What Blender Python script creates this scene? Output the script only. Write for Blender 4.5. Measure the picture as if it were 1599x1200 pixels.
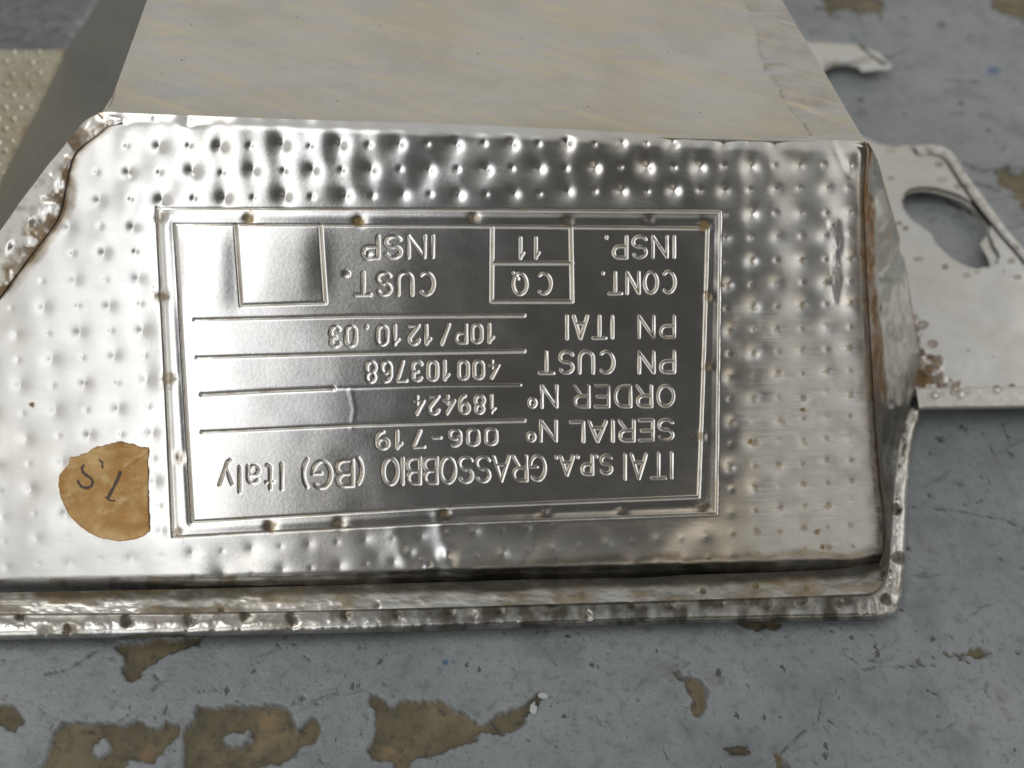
import bpy, math
import numpy as np
from math import sin, cos, tan, radians, pi

rng = np.random.default_rng(7)
scene = bpy.context.scene
for o in list(bpy.data.objects):
    bpy.data.objects.remove(o, do_unlink=True)

# ------------------------------------------------------------------ space
# The photograph is solved as a 35 mm-equivalent view.  (x, y) are positions in
# the 1599 x 1200 survey of the part; every surface gets its own plane in space.
W, H, F = 1599.0, 1200.0, 1500.0
D = 0.185                                   # metres from lens to the marked face
S = D / F                                   # metres per survey unit on that face


def nrm(v):
    v = np.asarray(v, float)
    return v / np.linalg.norm(v)


def ray(x, y):
    x = np.asarray(x, float); y = np.asarray(y, float)
    return np.stack([(x - W / 2) / F, -(y - H / 2) / F, -np.ones_like(x)], -1)


YAW, TILT = radians(7.5), radians(10.0)
N_FACE = nrm([tan(YAW), -tan(TILT), 1.0])
P_FACE = D * ray(690, 580)


def on_plane(x, y, p, n):
    r = ray(x, y)
    return r * (np.dot(p, n) / (r @ n))[..., None]


def face(x, y, h=0.0):
    r = ray(x, y)
    return r * ((np.dot(P_FACE, N_FACE) + np.asarray(h) * S) / (r @ N_FACE))[..., None]


G_BACK = nrm([(605 - W / 2) / F, 1642 / F, -1.0])            # the box runs away from us along this
a0 = face(np.array(0.), np.array(932.), np.array(-14.)); a1 = face(np.array(1375.), np.array(893.), np.array(-14.))
UP = nrm(np.cross(nrm(a1 - a0), G_BACK))
if UP[1] < 0:
    UP = -UP
fwd = np.array([0, 0, -1.0])
YW = nrm(fwd - UP * np.dot(fwd, UP)); XW = np.cross(YW, UP)
R = np.stack([XW, YW, UP])                                     # camera -> world
FL_DROP = 0.0034
z_flange_cam = float(UP @ a0)                                  # camera-space height of the flange
CAM = np.array([0.0, 0.0, -(z_flange_cam - FL_DROP)])          # floor is z = 0


def world(pc):
    return pc @ R.T + CAM


def level(x, y, dz=0.0):
    """point of the horizontal plane dz metres above the flange seen at survey (x, y)"""
    r = ray(x, y)
    return r * ((z_flange_cam + np.asarray(dz)) / (r @ UP))[..., None]


# ------------------------------------------------------------------ camera
cam = bpy.data.cameras.new("camera")
cam.sensor_fit = 'HORIZONTAL'; cam.sensor_width = 36.0
cam.lens = 36.0 * F / W
cam.clip_start = 0.005; cam.clip_end = 60
cam.dof.use_dof = True
cam.dof.focus_distance = D * 1.0
cam.dof.aperture_fstop = 14.0
camo = bpy.data.objects.new("camera", cam)
scene.collection.objects.link(camo)
M = np.eye(4); M[:3, :3] = R; M[:3, 3] = CAM
from mathutils import Matrix, Vector
camo.matrix_world = Matrix(M.tolist())
scene.camera = camo

# ------------------------------------------------------------------ view, world, lamps
scene.view_settings.view_transform = 'Standard'
scene.view_settings.look = 'None'
scene.view_settings.exposure = 0.0
scene.view_settings.gamma = 1.0
scene.view_settings.use_curve_mapping = False


def cdir(right, up):
    """world direction given as degrees right / up of the axis that points from the part back past the camera"""
    a, e = radians(right), radians(up)
    c = np.array([sin(a) * cos(e), sin(e), cos(a) * cos(e)])
    return nrm(c @ R.T)


wd = bpy.data.worlds.new("World"); scene.world = wd
wd.use_nodes = True
wt = wd.node_tree; wt.nodes.clear()
wout = wt.nodes.new('ShaderNodeOutputWorld'); wbg = wt.nodes.new('ShaderNodeBackground')
wt.links.new(wbg.outputs[0], wout.inputs[0])
wtc = wt.nodes.new('ShaderNodeTexCoord')


def wmath(op, a, b=None, c=None):
    n = wt.nodes.new('ShaderNodeMath'); n.operation = op
    for i, v in enumerate((a, b, c)):
        if v is None: continue
        if isinstance(v, (int, float)): n.inputs[i].default_value = v
        else: wt.links.new(v, n.inputs[i])
    return n.outputs[0]


def wdot(v):
    n = wt.nodes.new('ShaderNodeVectorMath'); n.operation = 'DOT_PRODUCT'
    wt.links.new(wtc.outputs['Generated'], n.inputs[0]); n.inputs[1].default_value = tuple(v)
    return n.outputs['Value']


def wstep(v, lo, hi):
    n = wt.nodes.new('ShaderNodeMapRange'); n.interpolation_type = 'SMOOTHSTEP'
    wt.links.new(v, n.inputs[0]); n.inputs[1].default_value = lo; n.inputs[2].default_value = hi
    return n.outputs[0]


def wopening(right, up, hw, hh, soft):
    """soft-edged opening of the shed, half sizes in degrees"""
    c = cdir(right, up); x = nrm(np.cross(c, [0, 0, 1.0]) if abs(c[2]) < .99 else np.array([1., 0, 0])); y = np.cross(x, c)
    dc = wdot(c)
    u = wmath('ABSOLUTE', wmath('ARCTAN2', wdot(x), dc)); v = wmath('ABSOLUTE', wmath('ARCTAN2', wdot(y), dc))
    s = radians(soft)
    a = wstep(u, radians(hw) + s, radians(hw) - s); b = wstep(v, radians(hh) + s, radians(hh) - s)
    return wmath('MULTIPLY', a, b)


wsum = None


def wadd(mask, col):
    global wsum
    n = wt.nodes.new('ShaderNodeMix'); n.data_type = 'RGBA'; n.blend_type = 'ADD'; n.inputs[0].default_value = 1.0
    m = wt.nodes.new('ShaderNodeMix'); m.data_type = 'RGBA'
    m.inputs[6].default_value = (0, 0, 0, 1); m.inputs[7].default_value = (*col, 1)
    if isinstance(mask, float): m.inputs[0].default_value = mask
    else: wt.links.new(mask, m.inputs[0])
    if wsum is None: wsum = m.outputs[2]; return
    wt.links.new(wsum, n.inputs[6]); wt.links.new(m.outputs[2], n.inputs[7]); wsum = n.outputs[2]


wadd(1.0, (0.066, 0.065, 0.062))                                # dim shed
wadd(wstep(wdot((0, 0, 1)), 0.60, 1.0), (0.50, 0.50, 0.49))    # pale roof overhead
wadd(wopening(0, 120, 75, 32, 12), (0.53, 0.515, 0.475))        # bright wall and roof beyond the part
wadd(wopening(-9, -14, 9, 38, 7), (1.9, 1.92, 1.95))        # open door to the left
wadd(wopening(-62, -10, 44, 42, 12), (0.66, 0.645, 0.605))       # daylit wall left of it
wadd(wopening(78, -42, 36, 26, 11), (1.0, 0.89, 0.72))       # low on the right, warm
wadd(wopening(80, 14, 38, 30, 11), (0.92, 0.90, 0.86))        # lit wall to the right
wt.links.new(wsum, wbg.inputs[0]); wbg.inputs[1].default_value = 1.0


def area(name, right, up, dist, sx, sy, power, col):
    l = bpy.data.lights.new(name, 'AREA'); l.shape = 'RECTANGLE'; l.size = sx; l.size_y = sy
    l.energy = power; l.color = col
    o = bpy.data.objects.new(name, l); scene.collection.objects.link(o)
    d = cdir(right, up); tgt = world(P_FACE)
    o.location = tgt + d * dist
    o.rotation_euler = Vector(tuple(d)).to_track_quat('Z', 'Y').to_euler()
    return o


area("skylight", -30, 44, 2.0, 1.2, 0.7, 9, (1.0, 0.985, 0.96))

# ------------------------------------------------------------------ numeric helpers


def vnoise(x, y, seed=0):
    xi = np.floor(x).astype(np.int64); yi = np.floor(y).astype(np.int64)
    fx = x - xi; fy = y - yi
    fx = fx * fx * fx * (fx * (fx * 6 - 15) + 10); fy = fy * fy * fy * (fy * (fy * 6 - 15) + 10)

    def hsh(a, b):
        n = (a * 374761393 + b * 668265263 + seed * 974634541) & 0x7fffffff
        n = ((n ^ (n >> 13)) * 1274126177) & 0x7fffffff
        n = (n ^ (n >> 16)) & 0xffffff
        return n / float(0xffffff) * 2 - 1
    a = hsh(xi, yi); b = hsh(xi + 1, yi); c = hsh(xi, yi + 1); d = hsh(xi + 1, yi + 1)
    return (a * (1 - fx) + b * fx) * (1 - fy) + (c * (1 - fx) + d * fx) * fy


def fbm(x, y, seed=0, oct=4, gain=.5):
    t = 0; a = 1.0
    for i in range(oct):
        t = t + a * vnoise(x * 2 ** i + 17.3 * i, y * 2 ** i - 9.1 * i, seed + i); a *= gain
    return t


def sst(v, lo, hi):
    t = np.clip((v - lo) / (hi - lo), 0, 1)
    return t * t * (3 - 2 * t)


def curve(pts, n=None, xs=None):
    """Catmull-Rom through pts, n samples evenly by arc length"""
    p = np.array(pts, float)
    q = np.vstack([2 * p[0] - p[1], p, 2 * p[-1] - p[-2]])
    out = []
    for i in range(len(p) - 1):
        t = np.linspace(0, 1, 24, endpoint=False)[:, None]
        a, b, c, d = q[i], q[i + 1], q[i + 2], q[i + 3]
        out.append(.5 * ((2 * b) + (-a + c) * t + (2 * a - 5 * b + 4 * c - d) * t ** 2 + (-a + 3 * b - 3 * c + d) * t ** 3))
    out = np.vstack(out + [p[-1:]])
    if xs is not None:
        return np.interp(xs, out[:, 0], out[:, 1])
    return out


def pair(pa, pb, n):
    """two matched polylines (same knot count) sampled together at n even steps"""
    A, B = curve(pa), curve(pb)
    m = (A + B) / 2
    s = np.r_[0, np.cumsum(np.linalg.norm(np.diff(m, axis=0), axis=1))]
    t = np.linspace(0, s[-1], n)
    g = lambda C: np.stack([np.interp(t, s, C[:, k]) for k in range(C.shape[1])], -1)
    return g(A), g(B), t


def seg_dist(x, y, poly, closed=True):
    P = np.array(poly, float); Q = np.roll(P, -1, 0)
    if not closed: P, Q = P[:-1], Q[:-1]
    d = np.full(x.shape, 1e9)
    for (ax, ay), (bx, by) in zip(P, Q):
        dx, dy = bx - ax, by - ay; L = dx * dx + dy * dy + 1e-12
        t = np.clip(((x - ax) * dx + (y - ay) * dy) / L, 0, 1)
        np.minimum(d, (x - ax - t * dx) ** 2 + (y - ay - t * dy) ** 2, out=d)
    return np.sqrt(d)


def inside(x, y, poly):
    P = np.array(poly, float); Q = np.roll(P, -1, 0)
    r = np.zeros(x.shape, bool)
    for (ax, ay), (bx, by) in zip(P, Q):
        if ay == by: continue
        r ^= ((ay > y) != (by > y)) & (x < (bx - ax) * (y - ay) / (by - ay) + ax)
    return r


def sdf(x, y, poly):
    return np.where(inside(x, y, poly), -1, 1) * seg_dist(x, y, poly)


def make_mesh(name, verts, faces, mat, parent=None, attrs=None):
    me = bpy.data.meshes.new(name)
    nv, nf = len(verts), len(faces); k = faces.shape[1]
    me.vertices.add(nv); me.vertices.foreach_set('co', np.ascontiguousarray(verts, dtype=np.float32).ravel())
    me.loops.add(nf * k); me.loops.foreach_set('vertex_index', np.ascontiguousarray(faces, dtype=np.int32).ravel())
    me.polygons.add(nf)
    me.polygons.foreach_set('loop_start', np.arange(0, nf * k, k, dtype=np.int32))
    me.polygons.foreach_set('loop_total', np.full(nf, k, dtype=np.int32))
    me.update(calc_edges=True)
    me.polygons.foreach_set('use_smooth', np.ones(nf, dtype=bool))
    for an, av in (attrs or {}).items():
        at = me.attributes.new(an, 'FLOAT', 'POINT')
        at.data.foreach_set('value', np.ascontiguousarray(av, dtype=np.float32).ravel())
    me.materials.append(mat)
    me.validate(); me.update()
    o = bpy.data.objects.new(name, me); scene.collection.objects.link(o)
    if parent: 
        o.parent = parent
        o.matrix_parent_inverse = Matrix.Translation(-Vector(parent.location))
    return o


def grid_faces(nr, nc):
    i = np.arange(nr * nc).reshape(nr, nc)
    return np.stack([i[:-1, :-1], i[1:, :-1], i[1:, 1:], i[:-1, 1:]], -1)      # rows run down the picture


def sheet(name, P, mat, parent, attrs=None, fmask=None, thick=0.0):
    """P: (rows, cols, 3) camera-space points; fmask: (rows-1, cols-1) faces kept"""
    nr, nc = P.shape[:2]
    Fc = grid_faces(nr, nc)
    Fc = Fc.reshape(-1, 4) if fmask is None else Fc[fmask]
    used = np.zeros(nr * nc, bool); used[Fc.ravel()] = True
    remap = np.cumsum(used) - 1
    V = world(P.reshape(-1, 3))[used]
    A = {k: np.asarray(v, float).reshape(-1)[used] for k, v in (attrs or {}).items()}
    o = make_mesh(name, V, remap[Fc], mat, parent, A)
    if thick:
        m = o.modifiers.new("thickness", 'SOLIDIFY'); m.thickness = thick; m.offset = -1
    return o


# ------------------------------------------------------------------ materials


class NT:
    def __init__(s, name):
        s.m = bpy.data.materials.new(name); s.m.use_nodes = True; s.t = s.m.node_tree; s.t.nodes.clear()
        s.out = s.t.nodes.new('ShaderNodeOutputMaterial'); s.b = s.t.nodes.new('ShaderNodeBsdfPrincipled')
        s.t.links.new(s.b.outputs[0], s.out.inputs[0])
        s.co = s.t.nodes.new('ShaderNodeTexCoord').outputs['Object']

    def set(s, sock, v):
        if hasattr(v, 'default_value') or hasattr(v, 'links'): s.t.links.new(v, sock)
        elif isinstance(v, (tuple, list)): sock.default_value = (*v, 1) if len(v) == 3 and sock.type == 'RGBA' else v
        else: sock.default_value = v

    def inp(s, name, v): s.set(s.b.inputs[name], v)

    def attr(s, name):
        n = s.t.nodes.new('ShaderNodeAttribute'); n.attribute_name = name; return n.outputs['Fac']

    def math(s, op, a, b=0.0, c=0.0, clamp=False):
        n = s.t.nodes.new('ShaderNodeMath'); n.operation = op; n.use_clamp = clamp
        for i, v in enumerate((a, b, c)): s.set(n.inputs[i], v)
        return n.outputs[0]

    def mix(s, f, a, b, mode='MIX'):
        n = s.t.nodes.new('ShaderNodeMix'); n.data_type = 'RGBA'; n.blend_type = mode
        s.set(n.inputs[0], f); s.set(n.inputs[6], a); s.set(n.inputs[7], b); return n.outputs[2]

    def map(s, v, lo, hi, a=0.0, b=1.0):
        n = s.t.nodes.new('ShaderNodeMapRange'); n.interpolation_type = 'SMOOTHSTEP'
        s.set(n.inputs[0], v)
        for i, q in enumerate((lo, hi, a, b)): n.inputs[i + 1].default_value = q
        return n.outputs[0]

    def noise(s, scale, detail=4, rough=.55, stretch=None, rot=(0, 0, 0), dist=0.0):
        v = s.co
        if stretch:
            m0 = s.t.nodes.new('ShaderNodeMapping'); m0.inputs['Rotation'].default_value = rot
            s.t.links.new(v, m0.inputs[0]); v = m0.outputs[0]
            m = s.t.nodes.new('ShaderNodeMapping'); m.inputs['Scale'].default_value = stretch
            s.t.links.new(v, m.inputs[0]); v = m.outputs[0]
        n = s.t.nodes.new('ShaderNodeTexNoise'); n.inputs['Scale'].default_value = scale
        n.inputs['Detail'].default_value = detail; n.inputs['Roughness'].default_value = rough
        n.inputs['Distortion'].default_value = dist
        s.t.links.new(v, n.inputs['Vector']); return n.outputs['Fac']

    def voro(s, scale, feature='F1'):
        n = s.t.nodes.new('ShaderNodeTexVoronoi'); n.feature = feature; n.inputs['Scale'].default_value = scale
        s.t.links.new(s.co, n.inputs['Vector']); return n.outputs['Distance']

    def bump(s, h, strength=1.0, dist=0.001):
        n = s.t.nodes.new('ShaderNodeBump'); n.inputs['Strength'].default_value = strength; n.inputs['Distance'].default_value = dist
        s.t.links.new(h, n.inputs['Height']); s.t.links.new(n.outputs[0], s.b.inputs['Normal'])


DIAG = (radians(0), 0, radians(18))


def cross_hatch(mat):
    """fine scuffs in two directions, warm and cool"""
    t = mat.node_tree; b = next(n for n in t.nodes if n.type == 'BSDF_PRINCIPLED')
    m = NT.__new__(NT); m.m = mat; m.t = t; m.b = b; m.co = next(n for n in t.nodes if n.type == 'TEX_COORD').outputs['Object']
    old = b.inputs['Base Color'].links[0].from_socket; oldr = b.inputs['Roughness'].links[0].from_socket
    s1 = m.noise(330, 4, .6, stretch=(.09, 1, 1), rot=(0, 0, radians(14))); s2 = m.noise(420, 3, .6, stretch=(.12, 1, 1), rot=(0, 0, radians(-22)))
    bl = m.noise(60, 4, .6)
    c = m.mix(m.map(s1, .5, .68, 0, .55), old, (.70, .61, .44)); c = m.mix(m.map(s2, .52, .7, 0, .5), c, (.50, .53, .60))
    c = m.mix(m.map(bl, .45, .68, 0, .4), c, (.46, .44, .40))
    b.inputs['Base Color'].links[0].from_socket; t.links.new(c, b.inputs['Base Color'])
    t.links.new(m.math('ADD', oldr, m.math('MULTIPLY', m.math('SUBTRACT', s1, .5), .25)), b.inputs['Roughness'])


def metal(name, base, rough, grain=0.0, grain_scale=900, rot=(0, 0, 0), tint=0.25, grime_col=(0.045, 0.034, 0.014)):
    m = NT(name)
    streak = m.noise(grain_scale, 3, .6, stretch=(.06, 1, 1), rot=rot)
    blot = m.noise(28, 4, .6)
    smut = m.noise(160, 3, .6)
    col = m.mix(m.map(blot, .42, .72, 0, tint), base, (base[0] * .92, base[1] * .84, base[2] * .68))
    col = m.mix(m.map(streak, .35, .7, 0, grain), col, tuple(c * .72 for c in base))
    g = m.attr('grime')
    gn = m.math('MULTIPLY', g, m.map(smut, .25, .7, .55, 1.25), clamp=True)
    gcol = m.mix(m.map(m.noise(420, 3), .4, .62), grime_col, (grime_col[0] * 1.7, grime_col[1] * 1.45, grime_col[2] * 1.1))
    col = m.mix(gn, col, gcol)
    amb = m.math('MULTIPLY', m.attr('amber'), m.map(smut, .25, .65, .7, 1.15), clamp=True)
    col = m.mix(amb, col, m.mix(m.map(m.noise(300, 3), .38, .62), (.27, .20, .095), (.15, .095, .040)))
    col = m.mix(m.math('MULTIPLY', m.attr('shade_stain'), m.map(smut, .2, .6, .75, 1.0), clamp=True), col, (.035, .032, .022))  # near-black tone: painted dark reflections and gap shade, plus dark spots
    m.inp('Base Color', col)
    m.inp('Metallic', m.math('SUBTRACT', 1.0, m.math('MULTIPLY', gn, .9), clamp=True))
    r = m.math('ADD', m.attr('rough'), rough)
    r = m.math('ADD', r, m.math('MULTIPLY', m.math('SUBTRACT', smut, .5), .12))
    r = m.math('ADD', r, m.math('MULTIPLY', gn, .45), clamp=True)
    m.inp('Roughness', r)
    m.bump(m.math('ADD', m.math('MULTIPLY', streak, .6), m.math('MULTIPLY', m.noise(1500, 2), .4)), .22, .00008 + .0002 * grain)
    return m.m


M_FACE = metal("dimpled_steel", (0.66, 0.655, 0.64), 0.205, .14, 1100, (0, 0, radians(4)), .35, (.085, .046, .014))
M_PLATE = metal_plate = metal("brushed_steel", (0.62, 0.60, 0.56), 0.38, .22, 420, DIAG, .6)
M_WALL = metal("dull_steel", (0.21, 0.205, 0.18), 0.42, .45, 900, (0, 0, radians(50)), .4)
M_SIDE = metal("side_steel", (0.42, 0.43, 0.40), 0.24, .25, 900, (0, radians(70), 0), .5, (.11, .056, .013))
M_HEM = metal("hem_steel", (0.64, 0.635, 0.61), 0.20, .15, 900, (0, 0, 0), .4, (.055, .043, .016))
M_BRK = metal("bracket_steel", (0.63, 0.632, 0.625), 0.31, .18, 500, DIAG, .5, (.085, .055, .024))

cross_hatch(M_PLATE)
m = NT("torn_paper")
n1 = m.noise(90, 4); n2 = m.noise(600, 3)
c = m.mix(m.map(n1, .38, .62), (0.40, 0.21, 0.055), (0.62, 0.42, 0.19))
c = m.mix(m.map(m.noise(240, 4, .7), .5, .7, 0, .6), c, (.66, .50, .28))
c = m.mix(m.map(n2, .55, .75, 0, .35), c, (.33, .17, .05))
c = m.mix(m.attr('edge'), c, (.30, .13, .03))
c = m.mix(m.attr('ink'), c, (.03, .025, .03))
m.inp('Base Color', c); m.inp('Roughness', .62); m.bump(n2, .35, .0002)
M_PAPER = m.m

m = NT("painted_concrete")
big = m.noise(9, 5, .6); mid = m.noise(60, 5, .62); fine = m.noise(420, 4, .65)
scr = m.noise(150, 4, .7, stretch=(.25, 1, 1), rot=(0, 0, radians(-35)), dist=.6)
fine2 = m.noise(1300, 3, .7)
paint = m.mix(m.map(big, .35, .68), (0.152, 0.168, 0.178), (0.214, 0.228, 0.238))
paint = m.mix(m.map(mid, .46, .70, 0, .75), paint, (0.112, 0.126, 0.133))
paint = m.mix(m.map(mid, .25, .44, .6, 0), paint, (0.250, 0.267, 0.280))
paint = m.mix(m.map(fine, .50, .70, 0, .60), paint, (0.085, 0.093, 0.094))
paint = m.mix(m.map(fine, .28, .42, .35, 0), paint, (0.245, 0.254, 0.258))
paint = m.mix(m.map(fine2, .55, .70, 0, .5), paint, (0.075, 0.082, 0.08))
paint = m.mix(m.map(scr, .62, .70, 0, .7), paint, (0.065, 0.07, 0.066))
paint = m.mix(m.map(m.noise(300, 3, .6, stretch=(1, .6, 1)), .66, .70, 0, .9), paint, (0.035, 0.038, 0.036))
paint = m.mix(m.map(m.noise(34, 5, .65), .62, .72, 0, .55), paint, (0.105, 0.095, 0.068))
bare = m.mix(m.map(mid, .38, .64), (0.085, 0.072, 0.040), (0.150, 0.122, 0.070))
bare = m.mix(m.map(fine, .45, .7, 0, .8), bare, (0.05, 0.043, 0.03))
bare = m.mix(m.map(m.noise(120, 3), .6, .7, 0, .6), bare, (0.19, 0.125, 0.06))
col = m.mix(m.attr('bare'), paint, bare)
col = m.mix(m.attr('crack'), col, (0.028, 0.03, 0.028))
col = m.mix(m.attr('blue'), col, (0.010, 0.055, 0.16))
m.inp('Base Color', col)
m.inp('Roughness', m.math('ADD', .40, m.math('MULTIPLY', m.attr('bare'), .35)))
m.inp('Specular IOR Level', .55)
m.bump(m.math('ADD', m.math('ADD', m.math('MULTIPLY', mid, .5), m.math('MULTIPLY', fine, .4)), m.math('MULTIPLY', fine2, .25)), .6, .0007)
M_FLOOR = m.m

m = NT("paint_flake"); fn = m.noise(500, 3)
m.inp('Base Color', m.mix(fn, (.30, .31, .31), (.45, .46, .46))); m.inp('Roughness', .6); M_FLAKE = m.m
m = NT("dark_crumb"); fn = m.noise(700, 3)
m.inp('Base Color', m.mix(fn, (.03, .028, .02), (.09, .075, .045))); m.inp('Roughness', .8); M_CRUMB = m.m

# ------------------------------------------------------------------ the floor
r0 = np.array([level(np.array(x), np.array(y), -FL_DROP) for x, y in ((-60, 1270), (1660, 1270), (-60, -70), (1660, -70))])
wf = world(r0)
xlo, xhi = wf[:, 0].min(), wf[:, 0].max(); ylo, yhi = wf[:, 1].min(), wf[:, 1].max()
xs = np.arange(xlo, xhi, .00040)
ys = [ylo]
while ys[-1] < yhi:
    ys.append(ys[-1] + .00034 + (ys[-1] - ylo) * .0022)
ys = np.array(ys)
far = np.array([.01, .03, .08, .2, .5, 1.2, 3.0])
xs = np.r_[xlo - far[::-1], xs, xs[-1] + far]; ys = np.r_[ylo - far[::-1], ys, ys[-1] + far]
X, Y = np.meshgrid(xs, ys)
Pc = (np.stack([X, Y, np.zeros_like(X)], -1) - CAM) @ R
den = np.where(-Pc[..., 2] > 1e-3, -Pc[..., 2], 1e-3)
PX = np.clip(Pc[..., 0] / den * F + W / 2, -3000, 5000); PY = np.clip(-Pc[..., 1] / den * F + H / 2, -3000, 5000)
patches = [
    [(70, 1200), (74, 1175), (85, 1152), (100, 1132), (120, 1130), (140, 1127), (165, 1130), (190, 1132), (213, 1124), (226, 1133), (243, 1137), (262, 1128), (278, 1130), (277, 1148), (262, 1160), (250, 1178), (238, 1190), (220, 1182), (203, 1186), (192, 1200), (170, 1230), (80, 1230)],
    [(284, 1188), (288, 1150), (305, 1120), (309, 1102), (325, 1100), (350, 1106), (360, 1101), (385, 1105), (425, 1098), (440, 1103), (456, 1118), (464, 1145), (478, 1128), (490, 1124), (495, 1135), (488, 1155), (470, 1165), (452, 1182), (440, 1194), (400, 1202), (340, 1225), (290, 1210)],
    [(577, 1095), (582, 1087), (598, 1086), (610, 1103), (630, 1100), (650, 1094), (672, 1095), (690, 1096), (712, 1108), (735, 1122), (757, 1128), (780, 1118), (800, 1106), (822, 1100), (838, 1084), (846, 1086), (835, 1108), (812, 1132), (780, 1142), (745, 1148), (720, 1162), (690, 1170), (650, 1180), (640, 1205), (615, 1205), (616, 1190), (590, 1185), (577, 1172), (590, 1150), (592, 1120)],
    [(188, 1012), (215, 1003), (320, 992), (310, 1003), (262, 1018), (240, 1034), (222, 1046), (203, 1058), (193, 1048), (196, 1028)],
    [(1052, 1050), (1075, 1053), (1098, 1060), (1108, 1075), (1106, 1096), (1096, 1108), (1092, 1121), (1084, 1118), (1080, 1098), (1072, 1075)],
    [(1150, 965), (1222, 965), (1222, 978), (1212, 984), (1196, 978), (1180, 985), (1165, 985), (1153, 976)],
    [(1275, -10), (1340, -20), (1390, 5), (1378, 22), (1330, 18), (1300, 20), (1282, 10)],
    [(1540, -30), (1640, -30), (1640, 40), (1580, 30), (1550, 10)],
    [(1552, 262), (1575, 258), (1600, 268), (1650, 280), (1650, 330), (1600, 320), (1575, 300), (1560, 284)],
    [(1415, 1030), (1470, 1020), (1545, 1016), (1548, 1022), (1470, 1028), (1430, 1036)],
    [(0, 1108), (18, 1112), (26, 1124), (14, 1132), (-5, 1130)],
    [(1213, 1170), (1222, 1165), (1224, 1200), (1215, 1205)],
    [(790, 1110), (818, 1112), (812, 1124), (800, 1128)],
]
vis = (PX > -120) & (PX < 1720) & (PY > -130) & (PY < 1330)
bare = np.zeros(X.shape); fx, fy = PX[vis], PY[vis]
wob = fbm(X[vis] * 330, Y[vis] * 330, 3, 4, .6) * 5.0
bd = np.full(fx.shape, 99.0)
for k, pg in enumerate(patches):
    bb = np.array(pg); sel = (fx > bb[:, 0].min() - 40) & (fx < bb[:, 0].max() + 40) & (fy > bb[:, 1].min() - 40) & (fy < bb[:, 1].max() + 40)
    d = sdf(fx[sel], fy[sel], pg) + wob[sel] * (1.0 if k < 6 else 1.6)
    bd[sel] = np.minimum(bd[sel], d)
# islands of paint left standing inside the two big patches
for pg in ([(145, 1165), (165, 1158), (182, 1166), (172, 1180), (150, 1178)], [(345, 1150), (360, 1135), (392, 1140), (400, 1160), (375, 1168), (352, 1166)]):
    d = sdf(fx, fy, pg) + wob * 1.4
    bd = np.maximum(bd, -d)
# a few small pock marks
pk = fbm(X[vis] * 75 + 5, Y[vis] * 75, 21, 3)
bd = np.minimum(bd, (1.6 - pk) * 26)
b1 = 1 - sst(bd, -1.4, 1.2)
bare[vis] = b1
crack = np.zeros(X.shape); ck = np.zeros(fx.shape)
for pl, wdt in (([(70, 1053), (100, 1048), (130, 1030), (152, 1015)], 2.2), ([(845, 1090), (830, 1108), (812, 1125), (800, 1130)], 3.5), ([(1345, 1047), (1372, 1040), (1400, 1042), (1460, 1038)], 2.2),
                ([(1283, 1090), (1278, 1125), (1255, 1142), (1230, 1165), (1217, 1180)], 3), ([(1415, 790), (1500, 800), (1560, 812), (1610, 828)], 2.6), ([(1293, 1125), (1310, 1137)], 3.0),
                ([(1140, 1178), (1165, 1168)], 6.0), ([(497, 1170), (500, 1190), (515, 1192), (528, 1180)], 2), ([(1500, 790), (1530, 785), (1545, 755), (1530, 735)], 1.6), ([(1565, 662), (1575, 690)], 2),
                ([(1545, 695), (1553, 718)], 2), ([(1475, 748), (1500, 758)], 2), ([(1505, 255), (1530, 268), (1560, 262)], 3.5), ([(1520, 285), (1560, 298)], 3.5), ([(1475, 315), (1525, 338)], 5),
                ([(1325, 55), (1340, 60)], 2), ([(242, 1054), (250, 1065), (238, 1078)], 3.5), ([(575, 1115), (570, 1150)], 1.6), ([(1340, 110), (1400, 85), (1420, 78)], 3), ([(1480, 125), (1530, 128)], 3)):
    dd = seg_dist(fx, fy, pl, False) + np.abs(wob) * .22
    ck = np.maximum(ck, (1 - sst(dd, wdt * .4, wdt * 1.1)) * .85)
for (qx, qy, qr) in ((1468, 685, 9), (1452, 708, 4), (1417, 857, 7), (886, 993, 4), (1453, 329, 3.5), (1543, 205, 6), (1500, 163, 5), (1342, 157, 6), (1535, 182, 5), (1375, 30, 5), (1410, 30, 6), (1470, 38, 8), (1515, 57, 5), (958, 870, 3), (1408, 952, 4), (1300, 985, 3), (1330, 995, 3), (1163, 1002, 3), (1218, 1120, 5), (925, 1038, 4), (470, 1090, 5), (1560, 1090, 4), (1590, 1018, 5)):
    ck = np.maximum(ck, 1 - sst(np.hypot(fx - qx, (fy - qy) * 1.5) + wob * .35, qr * .6, qr))
gate = sst(fbm(X[vis] * 900, Y[vis] * 900, 9, 2), -.45, .25)
ck = ck * (.25 + .75 * gate)
for k in range(260):
    qx, qy = rng.uniform(-20, 1620), (rng.uniform(985, 1220) if k % 3 else rng.uniform(0, 1000))
    if qy < 985 and qx < 1240: continue
    ln = rng.uniform(1.5, 16) * (1 if k % 5 else 1.8); an = radians(rng.normal(-25, 35)); w2 = rng.uniform(.7, 2.0)
    ex, ey = qx + cos(an) * ln, qy - sin(an) * ln
    sel = np.nonzero((np.abs(fx - (qx + ex) / 2) < ln + 6) & (np.abs(fy - (qy + ey) / 2) < ln + 6))[0]
    if len(sel) == 0: continue
    dd = seg_dist(fx[sel], fy[sel], [(qx, qy), ((qx + ex) / 2 + rng.normal(0, 1.5), (qy + ey) / 2 + rng.normal(0, 1.5)), (ex, ey)], False) + np.abs(wob[sel]) * .2
    ck[sel] = np.maximum(ck[sel], rng.uniform(.35, .85) * (1 - sst(dd, w2 * .4, w2 * 1.2)))
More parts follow.
